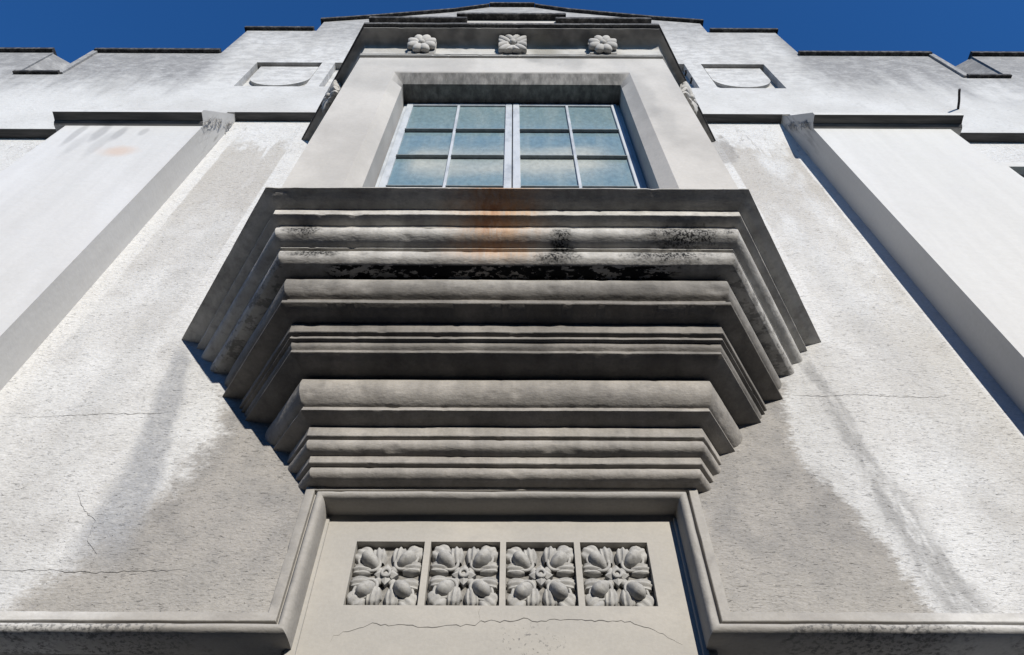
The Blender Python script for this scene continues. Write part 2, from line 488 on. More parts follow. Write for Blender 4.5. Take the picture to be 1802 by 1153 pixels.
def mat_glass():
    """misted, dusty window glass"""
    g = G('misted_window_glass')
    big = g.noise(1.6, 1, 3.4, 3, 0.5, 6.3)
    st = g.noise(9, 9, 1.6, 4, 0.65, 16)
    fin = g.noise(70, 70, 40, 3, 0.6, 26)
    # dried condensation: pale bloom over the lower half of the panes
    pane = g.noise(1.1, 0.3, 1.3, 1, 0.5, 46)
    zz_ = g.add(g.z, g.mul(g.sub(big, .5), .30))
    bloom = g.mul(g.band(zz_, 5.22, 5.70, 0.17), g.sm(g.x, -0.86, -0.66), g.sm(g.x, 0.98, 0.62))
    # cleaner where the bars were wiped last
    bloom = g.mul(bloom, g.sm(g.absf(g.sub(g.z, 5.505)), 0.0, 0.10, 0.75, 1.0), g.sm(pane, 0.3, 0.6, 0.55, 1.0), g.sm(fin, 0.2, 0.7, 0.85, 1.0))
    edge = g.mul(g.sm(st, 0.50, 0.72), 0.22)
    col = g.mix(g.sm(st, 0.3, 0.7), (0.20, 0.31, 0.36), (0.26, 0.36, 0.385))
    col = g.mix(g.mul(g.sm(g.z, 5.9, 6.5), 0.4), col, (0.25, 0.345, 0.355))
    col = g.mix(edge, col, (0.40, 0.47, 0.48))
    col = g.mix(g.mul(bloom, 0.78), col, (0.56, 0.56, 0.49))
    col = g.darken(col, g.sm(g.noise(24, 24, 18, 3, .7, 56), 0.25, 0.75, 0.84, 1.14))
    rough = g.add(0.16, g.mul(bloom, 0.35))
    return g.done(col, rough, g.noise(5, 5, 4, 2, .5, 9), 0.004, 0.25, 0.5)


def mat_ground(name, a, b):
    g = G(name)
    n = g.noise(0.6, 0.6, 0.6, 5, 0.6, 3)
    f = g.noise(40, 40, 40, 3, 0.6, 5)
    col = g.mix(n, a, b)
    col = g.darken(col, g.sm(f, .2, .8, .85, 1.12))
    return g.done(col, 0.92, f, 0.004, 0.6)


MAT = dict(wall=mat_main_wall(), upper=mat_upper_wall(), pil=mat_pilaster(), cement=mat_cement(), frame=mat_frame(),
           panel=mat_panel(), carve=mat_carving(), bay=mat_bay(), cornice=mat_cornice(), coping=mat_coping(),
           soffit=mat_soffit_shade(), sash=mat_sash(), glass=mat_glass(),
           ground=mat_plain('dark_carving_ground', (0.30, 0.285, 0.26), 0.95, 0.0, 40.0, 0.3),  # tile plates, darker than the carving on them
           bar=mat_plain('shade_dark_glazing_bar', (0.30, 0.34, 0.36), 0.6, 0.0, 20.0, 0.2),  # level bars only: their underside shade is put into the colour
           crack=mat_plain('crack_shadow_dirt', (0.17, 0.16, 0.15), 0.95),
           iron=mat_plain('rusty_iron', (0.045, 0.04, 0.042), 0.8, 0.3),
           web=mat_plain('dusty_cobweb', (0.62, 0.61, 0.60), 0.95),
           dark=mat_plain('dark_interior', (0.05, 0.055, 0.06), 0.9),
           asphalt=mat_ground('asphalt', (0.045, 0.045, 0.047), (0.065, 0.063, 0.06)),
           paving=mat_ground('concrete_paving', (0.22, 0.21, 0.195), (0.17, 0.165, 0.155)))


# ------------------------------------------------------------------ object helpers
def link(name, me, mat, parent=None, loc=(0, 0, EYE)):
    o = bpy.data.objects.new(name, me)
    COL.objects.link(o)
    if mat is not None and len(me.materials) == 0:
        me.materials.append(mat)
    if parent is not None:
        o.parent = parent
        if parent.type == 'MESH':
            # parts sit in building space; sub-parts keep the same space
            o.location = Vector(loc) - parent.location
        else:
            o.location = loc
    else:
        o.location = loc
    return o


def mesh_from(bm, name, smooth=False, ang=35):
    bmesh.ops.recalc_face_normals(bm, faces=bm.faces[:])
    me = bpy.data.meshes.new(name)
    bm.to_mesh(me)
    bm.free()
    if smooth:
        me.shade_smooth()
        me.set_sharp_from_angle(angle=math.radians(ang))
    return me


def slab(name, rects, yf, yb, mat, parent, polys=(), bevel=0.0):
    """solid wall: rectangles (x0,z0,x1,z1) and polygons in elevation, from yf back to yb"""
    bm = bmesh.new()
    def face(pts):
        bm.faces.new([bm.verts.new((p[0], yf, p[1])) for p in pts])
    for x0, z0, x1, z1 in rects:
        face([(x0, z0), (x1, z0), (x1, z1), (x0, z1)])
    for p in polys:
        face(p)
    bmesh.ops.remove_doubles(bm, verts=bm.verts[:], dist=1e-4)
    ext = bmesh.ops.extrude_face_region(bm, geom=bm.faces[:], use_keep_orig=True)
    vs = [v for v in ext['geom'] if isinstance(v, bmesh.types.BMVert)]
    bmesh.ops.translate(bm, verts=vs, vec=(0, yb - yf, 0))
    return link(name, mesh_from(bm, name), mat, parent)


def grid_rects(xs, zs, skip):
    out = []
    for i in range(len(xs) - 1):
        for j in range(len(zs) - 1):
            if not skip((xs[i] + xs[i + 1]) / 2, (zs[j] + zs[j + 1]) / 2):
                out.append((xs[i], zs[j], xs[i + 1], zs[j + 1]))
    return out


def box(name, x0, x1, y0, y1, z0, z1, mat, parent, bevel=0.004):
    bm = bmesh.new()
    bmesh.ops.create_cube(bm, size=1.0)
    for v in bm.verts:
        v.co = Vector((x0 + (v.co.x + .5) * (x1 - x0), y0 + (v.co.y + .5) * (y1 - y0), z0 + (v.co.z + .5) * (z1 - z0)))
    if bevel:
        bmesh.ops.bevel(bm, geom=bm.edges[:], offset=bevel, segments=1, affect='EDGES')
    return link(name, mesh_from(bm, name), mat, parent)


def plan_sweep(name, prof, plan, mat, parent, n=(24, 150, 24), jit=0.0030, seed=0.0, ang=35):
    """moulding of profile [(projection, z)] carried round the three sides of the bay"""
    bm = bmesh.new()
    rows = []
    for i, (p, z) in enumerate(prof):
        a, b, c, d = plan(p)
        a2 = a + (a - b).normalized() * 0.05      # bedded in the wall
        d2 = d + (d - c).normalized() * 0.05
        line = []
        for (u, v, k) in ((a2, b, n[0]), (b, c, n[1]), (c, d2, n[2])):
            for t in range(k):
                line.append(u.lerp(v, t / k))
        line.append(d2)
        row = []
        for q in line:
            nn = mnoise.noise(Vector((q.x * 2.3 + seed, q.y * 2.3, z * 1.5))) + 0.6 * mnoise.noise(Vector((q.x * 9 + seed, q.y * 9, z * 3)))
            nz = mnoise.noise(Vector((q.x * 1.9 - seed, q.y * 1.9 + 4, z * 1.5)))
            ch = max(0.0, mnoise.noise(Vector((q.x * 13 + seed * 3, q.y * 13, z * 16))) - 0.38) * 0.017
            row.append(bm.verts.new((q.x, q.y - nn * jit + ch, z + nz * jit * 0.7 + ch * 0.4)))
        rows.append(row)
    for i in range(len(rows) - 1):
        for j in range(len(rows[0]) - 1):
            bm.faces.new((rows[i][j], rows[i][j + 1], rows[i + 1][j + 1], rows[i + 1][j]))
    return link(name, mesh_from(bm, name, True, ang), mat, parent)


def arc(p0, p1, bulge, n=6):
    """points on a bulging curve from p0 to p1 (quadratic, bulge to the outside)"""
    a, b = Vector(p0), Vector(p1)
    d = b - a
    nrm = Vector((-d.y, d.x)).normalized()
    if nrm.x < 0:
        nrm = -nrm
    c = (a + b) / 2 + nrm * bulge * 2
    out = []
    for i in range(n + 1):
        t = i / n
        q = a * (1 - t) ** 2 + c * 2 * t * (1 - t) + b * t ** 2
        out.append((q.x, q.y))
    return out


def roll(pts, n=4):
    """smooth curve through the given profile points (Catmull-Rom)"""
    P = [Vector(p) for p in pts]
    P = [P[0] * 2 - P[1]] + P + [P[-1] * 2 - P[-2]]
    out = []
    for i in range(1, len(P) - 2):
        for k in range(n):
            t = k / n
            a, b, c, d = P[i - 1], P[i], P[i + 1], P[i + 2]
            q = 0.5 * ((2 * b) + (c - a) * t + (2 * a - 5 * b + 4 * c - d) * t * t + (3 * b - a - 3 * c + d) * t ** 3)
            out.append((q.x, q.y))
    out.append(tuple(pts[-1]))
    return out


def path_sweep(name, path, prof, mat, parent, step=0.025, jit=0.0024, ang=38):
    """moulding of profile [(side, projection)] along a mitred path drawn on the wall"""
    bm = bmesh.new()
    dirs = []
    for i in range(len(path) - 1):
        d = Vector((path[i + 1][0] - path[i][0], path[i + 1][1] - path[i][1])).normalized()
        dirs.append(d)
    rows = []
    for s, d in prof:
        corner = []
        for i, p in enumerate(path):
            if i == 0:
                nn = Vector((-dirs[0].y, dirs[0].x)); off = nn * s
            elif i == len(path) - 1:
                nn = Vector((-dirs[-1].y, dirs[-1].x)); off = nn * s
            else:
                n1 = Vector((-dirs[i - 1].y, dirs[i - 1].x)); n2 = Vector((-dirs[i].y, dirs[i].x))
                off = (n1 + n2) * (s / (1 + n1.dot(n2)))
            corner.append(Vector(p) + off)
        row = []
        for i in range(len(path) - 1):
            L = (Vector(path[i + 1]) - Vector(path[i])).length
            k = max(2, int(L / step))
            for t in range(k + (1 if i == len(path) - 2 else 0)):
                q = corner[i].lerp(corner[i + 1], t / k)
                nn = mnoise.noise(Vector((q.x * 3, q.y * 3, d * 12 + s * 20))) + .6 * mnoise.noise(Vector((q.x * 11, q.y * 11, d * 30 + s * 40)))
                n3 = mnoise.noise(Vector((q.x * 4 + 9, q.y * 4, s * 20)))
                ch = max(0.0, mnoise.noise(Vector((q.x * 14 + 7, q.y * 14, s * 18))) - 0.38) * 0.018
                row.append(bm.verts.new((q.x, -d + nn * jit + ch, q.y + n3 * jit)))
        rows.append(row)
    for i in range(len(rows) - 1):
        for j in range(len(rows[0]) - 1):
            bm.faces.new((rows[i][j], rows[i][j + 1], rows[i + 1][j + 1], rows[i + 1][j]))
    return link(name, mesh_from(bm, name, True, ang), mat, parent)


def ell(bm, c, ax, ay, az, seg=14, ring=9, wob=0.0):
    """ellipsoid with half axes as vectors"""
    c = Vector(c); ax = Vector(ax); ay = Vector(ay); az = Vector(az)
    top = bm.verts.new(c + az); bot = bm.verts.new(c - az)
    R = []
    for i in range(1, ring):
        ph = math.pi * i / ring
        row = []
        for j in range(seg):
            t = 2 * math.pi * j / seg
            q = ax * (math.sin(ph) * math.cos(t)) + ay * (math.sin(ph) * math.sin(t)) + az * math.cos(ph)
            if wob:
                q *= 1 + wob * mnoise.noise((c + q) * 60)
            row.append(bm.verts.new(c + q))
        R.append(row)
    for j in range(seg):
        k = (j + 1) % seg
        bm.faces.new((top, R[0][j], R[0][k]))
        bm.faces.new((bot, R[-1][k], R[-1][j]))
        for i in range(len(R) - 1):
            bm.faces.new((R[i][j], R[i + 1][j], R[i + 1][k], R[i][k]))


def ring_mesh(bm, c, r, rm, seg=20, sub=8, sx=1.0, sz=1.0, rot=0.0, a0=0.0, a1=2 * math.pi):
    rows = []
    full = abs(a1 - a0 - 2 * math.pi) < 1e-6
    cnt = seg if full else seg + 1
    for i in range(cnt):
        t = a0 + (a1 - a0) * i / seg
        row = []
        for j in range(sub):
            u = 2 * math.pi * j / sub
            x = (r + rm * math.cos(u)) * math.cos(t) * sx
            z = (r + rm * math.cos(u)) * math.sin(t) * sz
            xr = x * math.cos(rot) - z * math.sin(rot)
            zr = x * math.sin(rot) + z * math.cos(rot)
            row.append(bm.verts.new((c[0] + xr, c[1] - rm * math.sin(u), c[2] + zr)))
        rows.append(row)
    for i in range(cnt if full else cnt - 1):
        k = (i + 1) % cnt
        for j in range(sub):
            l = (j + 1) % sub
            bm.faces.new((rows[i][j], rows[k][j], rows[k][l], rows[i][l]))


def ribbon(name, pts, y, wid, parent, mat, seed=1, sub=7):
    """hairline crack: a thin torn line of dirt lying just on the surface; pts in elevation"""
    rnd = random.Random(seed)
    line = []
    for i in range(len(pts) - 1):
        a, b = Vector(pts[i]), Vector(pts[i + 1])
        L = (b - a).length
        k = max(1, int(L / (0.02)))
        for t in range(k):
            q = a.lerp(b, t / k)
            line.append(q + Vector((rnd.uniform(-1, 1) * 0.005, rnd.uniform(-1, 1) * 0.006)))
    line.append(Vector(pts[-1]))
    bm = bmesh.new()
    prev = None
    for i, q in enumerate(line):
        t = i / max(1, len(line) - 1)
        w_ = wid * (0.35 + rnd.random()) * min(1, 6 * t + .15, 6 * (1 - t) + .15)
        a = bm.verts.new((q.x, y, q.y + w_)); b = bm.verts.new((q.x, y, q.y - w_))
        c = bm.verts.new((q.x, y - 0.0008, q.y))
        if prev:
            bm.faces.new((prev[0], a, c, prev[2])); bm.faces.new((prev[2], c, b, prev[1]))
        prev = (a, b, c)
    return link(name, mesh_from(bm, name), mat, parent)


# ------------------------------------------------------------------ the setting
def sheet(name, x0, x1, y0, y1, z, mat, thick=0.0):
    bm = bmesh.new()
    if thick:
        bmesh.ops.create_cube(bm, size=1)
        for v in bm.verts:
            v.co = Vector((x0 + (v.co.x + .5) * (x1 - x0), y0 + (v.co.y + .5) * (y1 - y0), z - thick + (v.co.z + .5) * thick))
    else:
        bm.faces.new([bm.verts.new(p) for p in ((x0, y0, z), (x1, y0, z), (x1, y1, z), (x0, y1, z))])
    o = link(name, mesh_from(bm, name), mat, None, (0, 0, 0))
    o['kind'] = 'structure'
    return o


sheet('ground', -400, 400, -400, 400, -0.12, MAT['asphalt'])
sheet('pavement', -40, 40, -5.2, 0.62, 0.0, MAT['paving'], 0.116)

# ------------------------------------------------------------------ terrace added out of view, blocks low sky and shades the street
T = bpy.data.objects.new('shade_terrace', None)
COL.objects.link(T)
T.location = (0, -15.0, -0.12)
T['label'] = 'low brick terrace added unseen across the street to block low sky and shade the ground'
T['category'] = 'building'
def tbox(name, x0, x1, y0, y1, z0, z1, mat):
    o = box(name, x0, x1, y0, y1, z0, z1, mat, T, 0)
    o.location = (0, 0, 0)
    return o
brick = mat_plain('brown_brick', (0.17, 0.12, 0.09), 0.9, 0, 3.0, 0.25)
for k in range(-3, 4):
    xa = k * 9.0 - 4.5
    tbox('wall', xa, xa + 8.98, -9.0, 0.0, 0.0, 8.8, brick)
    tbox('parapet', xa, xa + 8.98, -9.05, 0.12, 8.8, 9.3, MAT['coping'])
    for zb in (0.9, 4.6):
        for xw in (1.0, 3.7, 6.4):
            tbox('window_frame', xa + xw - .06, xa + xw + 1.46, 0.0, 0.05, zb - .06, zb + 2.06, MAT['sash'])
            tbox('pane', xa + xw, xa + xw + 1.4, 0.05, 0.056, zb, zb + 2.0, MAT['dark'])

# ------------------------------------------------------------------ the building
B = bpy.data.objects.new('building', None)
COL.objects.link(B)
B['label'] = 'weathered white rendered building with a canted bay window on a stepped corbel'
B['category'] = 'building'

GROUND = -EYE + 0.004
PX = 3.14           # pilaster return
PO = 4.55           # pilaster outer edge
# wall between the pilasters, notched over the panel
main_wall = slab('wall', grid_rects([-PX - .05, -0.975, 0.975, PX + .05], [1.915, 2.70, 8.6], lambda x, z: abs(x) < .97 and z < 2.7), 0.0, 0.40, MAT['wall'], B)
# recessed storey below the foot moulding
for s in (-1, 1):
    x0, x1 = sorted((s * 0.975, s * 9.0))
    slab('lower_wall', [(x0, GROUND, x1, 1.915)], 0.42, 0.60, MAT['pil'], B)
# walls beyond the pilasters; the right one has a window
slab('outer_wall', [(-9, 1.915, -PO + .04, 7.80)], 0.004, 0.40, MAT['wall'], B)
slab('outer_wall', grid_rects([PO - .04, 5.02, 6.5, 9.0], [1.915, 4.9, 6.98, 7.80], lambda x, z: 5.02 < x < 6.5 and 4.9 < z < 6.98), 0.004, 0.40, MAT['wall'], B)

# pilasters: smooth shaft, stepped cap, sloping weathering up to the upper wall
UF = -0.104         # face of the upper wall
UB = -0.01          # floor of the shield recesses
ZC = 8.32           # foot of the upper wall between the pilasters
ZO = 7.76           # foot of the upper wall beyond them
for s in (-1, 1):
    x0, x1 = sorted((s * PX, s * PO))
    p = slab('pilaster', [(x0, 1.915, x1, 7.387)], -0.28, 0.02, MAT['pil'], B)
    bm = bmesh.new()
    prof = [(-0.03, 7.388), (0.287, 7.388), (0.287, 7.398), (0.302, 7.400), (0.302, 7.412), (0.318, 7.414), (0.318, 7.424)] \
        + roll([(0.33, 7.426), (0.352, 7.432), (0.385, 7.438), (0.407, 7.440)], 3) + [(0.408, 7.50), (0.07, 8.34), (-0.03, 8.34)]
    xa, xb = (x0 - 0.12, x1) if s < 0 else (x0, x1 + 0.12)
    A = [bm.verts.new((xa, -q, z)) for q, z in prof]
    C = [bm.verts.new((xb, -q, z)) for q, z in prof]
    for i in range(len(prof) - 1):
        bm.faces.new((A[i], C[i], C[i + 1], A[i + 1]))
    bm.faces.new(A); bm.faces.new(C)
    cap_o = link('pilaster_cap', mesh_from(bm, 'pilaster_cap'), MAT['pil'], p)
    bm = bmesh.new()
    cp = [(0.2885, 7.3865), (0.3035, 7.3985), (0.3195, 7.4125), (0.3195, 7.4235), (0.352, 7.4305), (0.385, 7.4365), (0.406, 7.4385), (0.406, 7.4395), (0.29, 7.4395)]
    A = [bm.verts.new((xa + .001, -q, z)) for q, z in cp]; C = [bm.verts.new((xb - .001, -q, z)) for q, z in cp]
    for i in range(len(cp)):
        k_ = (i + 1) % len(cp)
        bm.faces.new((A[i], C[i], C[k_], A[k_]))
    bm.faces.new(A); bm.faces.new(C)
    link('cap_shade_strip', mesh_from(bm, 'cap_shade_strip'), MAT['soffit'], p)  # thin dark skin standing in for the shade under the cap

# upper wall with blank shields, openings in the parapet and a stepped, gabled middle
RX = [(-3.442, -2.553), (-2.379, -1.75), (1.80, 2.382), (2.610, 3.467)]
RZ = (9.262, 10.304)
CR = {-1: (-6.447, -5.861), 1: (5.961, 6.525)}
ZT, ZN = 10.74, 9.74        # parapet top, sill of its openings
def in_recess(x, z):
    return RZ[0] < z < RZ[1] and any(a < x < b for a, b in RX)
def gone(x, z):
    if in_recess(x, z):
        return True
    if abs(x) < 3.22 and z < ZC:
        return True
    return z > ZN and any(a < x < b for a, b in CR.values())
xs = sorted([-10.0, -4.079, -3.22, 3.22, 4.117, 10.0] + [v for r in RX for v in r] + [v for r in CR.values() for v in r])
rects = grid_rects(xs, [ZO, ZC, RZ[0], ZN, RZ[1], ZT], gone)
polys = [[(-4.079, ZT), (4.117, ZT), (4.117, 12.017), (-4.079, 12.017)],
         [(-3.008, 12.017), (3.065, 12.017), (3.065, 12.58), (2.38, 12.80), (0.994, 13.34), (0.419, 13.69), (-0.362, 13.69), (-0.948, 13.32), (-2.39, 12.78), (-3.008, 12.58)]]
up_w = slab('upper_wall', rects, UF, UB - 0.002, MAT['upper'], B, polys)
for a, b in ((-3.9, -1.6), (1.6, 3.9)):
    slab('recess_back', [(a, 9.0, b, 10.6)], UB, UB + 0.10, MAT['upper'], up_w)

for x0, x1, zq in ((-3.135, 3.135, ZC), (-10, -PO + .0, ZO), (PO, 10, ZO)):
    box('soffit_shade_strip', x0, x1, UF + .001, 0.0 - .001, zq - 0.006, zq - .001, MAT['soffit'], up_w, 0)  # dark strip standing in for shade below the upper wall

def coping(pts, over=0.05, th=0.07, back=0.35):
    for (xa, za), (xb, zb) in zip(pts[:-1], pts[1:]):
        bm = bmesh.new()
        P = []
        for y in (UF - over, UF + back):
            P += [bm.verts.new((xa, y, za)), bm.verts.new((xb, y, zb)), bm.verts.new((xb, y, zb + th)), bm.verts.new((xa, y, za + th))]
        for f_ in ((0, 1, 2, 3), (7, 6, 5, 4), (0, 4, 5, 1), (1, 5, 6, 2), (2, 6, 7, 3), (3, 7, 4, 0)):
            bm.faces.new([P[k] for k in f_])
        link('coping', mesh_from(bm, 'coping'), MAT['coping'], up_w)
for s in (-1, 1):
    c0, c1 = sorted(CR[s], key=abs)
    # splayed far jamb of the opening
    j = bmesh.new()
    fx, bx = c1, c1 - s * 0.36
    pts = [(fx, UF + .02, ZN - .3), (bx, UF + 0.24, ZN - .3), (bx, UF + 0.24, ZT - .03), (fx, UF + .02, ZT - .005)]
    pb = [(fx + s * .4, UF + .12, ZN - .3), (bx + s * .3, UF + .46, ZN - .3), (bx + s * .3, UF + .46, ZT - .03), (fx + s * .4, UF + .12, ZT - .005)]
    a = [j.verts.new(q) for q in pts]; b = [j.verts.new(q) for q in pb]
    j.faces.new(a); j.faces.new(b)
    for i in range(4):
        j.faces.new((a[i], a[(i + 1) % 4], b[(i + 1) % 4], b[i]))
    link('parapet_jamb', mesh_from(j, 'parapet_jamb'), MAT['upper'], up_w)
    coping([(c1 + s * .002, ZT + .002), (s * 10.0, ZT + .002)])
    coping([(c0 - s * .002, ZT + .002), (s * 4.09, ZT + .002)])
    coping([(c0, ZN - .02), (c1, ZN - .02)], 0.04, 0.055, 0.08)
    xa, xb = sorted((c0 + s * .001, c0 + s * 0.05))
    box('edge_strip', xa, xb, UF - 0.02, UF + .1, ZN + .04, ZT + .05, MAT['upper'], up_w)
    xa, xb = sorted((c0 - s * .012, c0 - s * 0.05))
    box('edge_strip', xa, xb, UF - 0.03, UF + .05, ZN - .005, ZT - .002, MAT['upper'], up_w)
coping([(-4.12, 12.02), (-3.052, 12.02)])
coping([(3.11, 12.02), (4.16, 12.02)])
coping([(-3.06, 12.583), (-2.39, 12.785), (-0.948, 13.325), (-0.366, 13.695)])
coping([(-0.362, 13.735), (0.419, 13.735)], 0.06)
coping([(0.423, 13.695), (0.994, 13.345), (2.38, 12.805), (3.12, 12.583)])

# blank shields in the recesses
for a, b in (RX[0], RX[3]):
    cx, hwid = (a + b) / 2, (b - a) / 2 - 0.05
    outline = [(cx - hwid, RZ[1] - 0.03)]
    for i in range(25):
        t = math.pi + math.pi * i / 24
        outline.append((cx + hwid * math.cos(t), RZ[0] + 0.20 + 0.34 * (1 + math.sin(t))))
    outline.append((cx + hwid, RZ[1] - 0.03))
    bm = bmesh.new()
    f_ = bm.faces.new([bm.verts.new((q[0], UB - 0.045, q[1])) for q in outline])
    ext = bmesh.ops.extrude_face_region(bm, geom=[f_], use_keep_orig=True)
    bmesh.ops.translate(bm, verts=[v for v in ext['geom'] if isinstance(v, bmesh.types.BMVert)], vec=(0, 0.05, 0))
    link('shield', mesh_from(bm, 'shield'), MAT['upper'], up_w)

# ------------------------------------------------------------------ the bay
BF = 0.976
XL, XR = -1.440, 1.506
WL, WR = -2.125, 2.132
def bay_plan(p):
    k = 0.6 * (p - BF)
    return (Vector((WL - k, 0, 0)), Vector((XL, -p, 0)), Vector((XR, -p, 0)), Vector((WR + k, 0, 0)))

bm = bmesh.new()
def q4(*pts):
    bm.faces.new([bm.verts.new(p) for p in pts])
z0, z1 = 4.055, 7.40
O = (-1.048, 1.124, 4.24, 6.92)        # outer edge of the opening
I = (-0.958, 1.032, 4.33, 6.795)       # inner edge, behind the splay
yf, yi, yr = -BF, -0.900, -0.690
q4((XL, yf, z0), (O[0], yf, z0), (O[0], yf, O[3]), (XL, yf, O[3]))
q4((O[1], yf, z0), (XR, yf, z0), (XR, yf, O[3]), (O[1], yf, O[3]))
q4((XL, yf, O[3]), (O[0], yf, O[3]), (O[1], yf, O[3]), (XR, yf, O[3]), (XR, yf, z1), (XL, yf, z1))
q4((O[0], yf, z0), (O[1], yf, z0), (O[1], yf, O[2]), (O[0], yf, O[2]))
for (a, b) in (((0, 2), (0, 3)), ((0, 3), (1, 3)), ((1, 3), (1, 2)), ((1, 2), (0, 2))):
    q4((O[a[0]], yf, O[a[1]]), (O[b[0]], yf, O[b[1]]), (I[b[0]], yi, I[b[1]]), (I[a[0]], yi, I[a[1]]))
    q4((I[a[0]], yi, I[a[1]]), (I[b[0]], yi, I[b[1]]), (I[b[0]], yr, I[b[1]]), (I[a[0]], yr, I[a[1]]))
q4((WL, 0.02, z0), (XL, yf, z0), (XL, yf, z1), (WL, 0.02, z1))
q4((XR, yf, z0), (WR, 0.02, z0), (WR, 0.02, z1), (XR, yf, z1))
bmesh.ops.remove_doubles(bm, verts=bm.verts[:], dist=1e-4)
bay = link('bay_wall', mesh_from(bm, 'bay_wall'), MAT['bay'], B)
# dark room closing the back of the bay
box('bay_lining', -1.35, 1.42, -0.62, 0.30, 4.2, 7.3, MAT['dark'], bay, 0)

# string, frieze and cornice round the bay
cor = plan_sweep('bay_cornice', [(0.90, 7.374), (0.984, 7.375), (0.998, 7.380), (0.998, 7.400), (0.990, 7.403), (0.990, 7.412), (1.001, 7.415), (1.001, 7.430), (0.982, 7.436)]
                 + roll([(0.983, 7.44), (0.985, 7.62), (0.995, 7.665), (1.025, 7.70), (1.08, 7.722)], 4)
                 + [(1.168, 7.726), (1.168, 7.748), (1.178, 7.750), (1.200, 7.752), (1.205, 7.79), (1.20, 7.81), (0.99, 7.83), (0.1, 7.84)], bay_plan, MAT['cornice'], B, jit=0.003, seed=3)

# bay parapet: blocks with overhanging black copings
def bay_block(x0, x1, pz, zb, zt, over):
    b_ = box('bay_parapet', x0, x1, -pz, -0.106, zb, zt, MAT['bay'], B)
    box('coping', x0 - over, x1 + over, -pz - over, -0.108, zt + .001, zt + 0.065, MAT['coping'], b_)
bay_block(-1.50, -0.52, 1.0, 7.80, 8.66, 0.055)
bay_block(0.575, 1.53, 1.0, 7.80, 8.66, 0.055)
bay_block(-0.515, 0.57, 1.005, 7.80, 8.77, 0.07)
# canted ends of the parapet block
# ------------------------------------------------------------------ rosettes on the bay
def rosette(kind):
    """carved flower, local X right, Z up, -Y out; 0.29 wide"""
    parts = []
    h = 0.135
    if kind == 'round':
        bm1 = bmesh.new()
        for k in range(4):
            t = math.pi / 4 + k * math.pi / 2
            for dt in (-0.42, 0.42):
                u = t + dt
                d = Vector((math.cos(u), 0, math.sin(u))); n = Vector((-math.sin(u), 0, math.cos(u)))
                yield_c = d * 0.092 + Vector((0, -0.030, 0))
                parts.append(('petal', yield_c, d * 0.072, n * 0.050, Vector((0, -0.036, 0))))
        bm1.free()
        parts.append(('boss', Vector((0, -0.045, 0)), Vector((.034, 0, 0)), Vector((0, 0, .034)), Vector((0, -.03, 0))))
    else:
        for k in range(4):
            t = math.pi / 4 + k * math.pi / 2
            d = Vector((math.cos(t), 0, math.sin(t))); n = Vector((-math.sin(t), 0, math.cos(t)))
            for dn in (-0.062, 0, 0.062):
                parts.append(('petal', d * (0.118 - abs(dn) * .3) + n * dn + Vector((0, -0.026, 0)), d * 0.095 + n * dn * .25, n * 0.036, Vector((0, -0.034, 0))))
        parts.append(('boss', Vector((0, -0.05, 0)), Vector((.032, 0, 0)), Vector((0, 0, .032)), Vector((0, -.03, 0))))
    return parts


def make_rosette(kind, loc, rot, parent):
    bm = bmesh.new()
    s_ = 0.138
    bmesh.ops.create_cube(bm, size=1)
    for v in bm.verts:
        v.co = Vector((v.co.x * 2 * s_, v.co.y * 0.03 + 0.012, v.co.z * 2 * s_))
    bmesh.ops.bevel(bm, geom=bm.edges[:], offset=0.008, segments=2, affect='EDGES')
    base = link('rosette', mesh_from(bm, 'rosette_back'), MAT['carve'], parent, (loc[0], loc[1], loc[2] + EYE))
    base.rotation_euler = rot
    base.scale = (1, 1, 1)
    for nm, c, ax, ay, az in rosette(kind):
        b2 = bmesh.new()
        ell(b2, c, ax, ay, az, 12, 8, 0.05)
        for v in b2.verts:
            v.co.x = max(-0.138, min(0.138, v.co.x)); v.co.z = max(-0.138, min(0.138, v.co.z))
        o = bpy.data.objects.new(nm, mesh_from(b2, nm, True, 60))
        o.data.materials.append(MAT['bay'])
        COL.objects.link(o)
        o.parent = base
    return base


tilt = math.radians(13)
for x, k in ((-0.853, 'round'), (0.044, 'leaf'), (0.935, 'round')):
    make_rosette(k, (x, -1.030, 7.58), (tilt, 0, 0), B)
# on the canted sides
for s, (cx_, wx) in ((-1, (XL, WL)), (1, (XR, WR))):
    t = 0.50
    px = cx_ + (wx - cx_) * t
    py = -BF * (1 - t)
    ang = math.atan2(BF, abs(wx - cx_))
    nx, ny = math.sin(ang) * s, -math.cos(ang)
    o = make_rosette('leaf', (px + nx * 0.035, py + ny * 0.035, 7.58), (0, 0, 0), B)
    o.rotation_euler = (Matrix.Rotation(s * ang, 3, 'Z') @ Matrix.Rotation(tilt, 3, 'X')).to_euler()

# ------------------------------------------------------------------ the stepped corbel
def cor_plan(p):
    xl, xr = -(0.975 + 0.395 * p), 1.008 + 0.395 * p
    return (Vector((xl - 0.70 * p, 0, 0)), Vector((xl, -p, 0)), Vector((xr, -p, 0)), Vector((xr + 0.63 * p, 0, 0)))

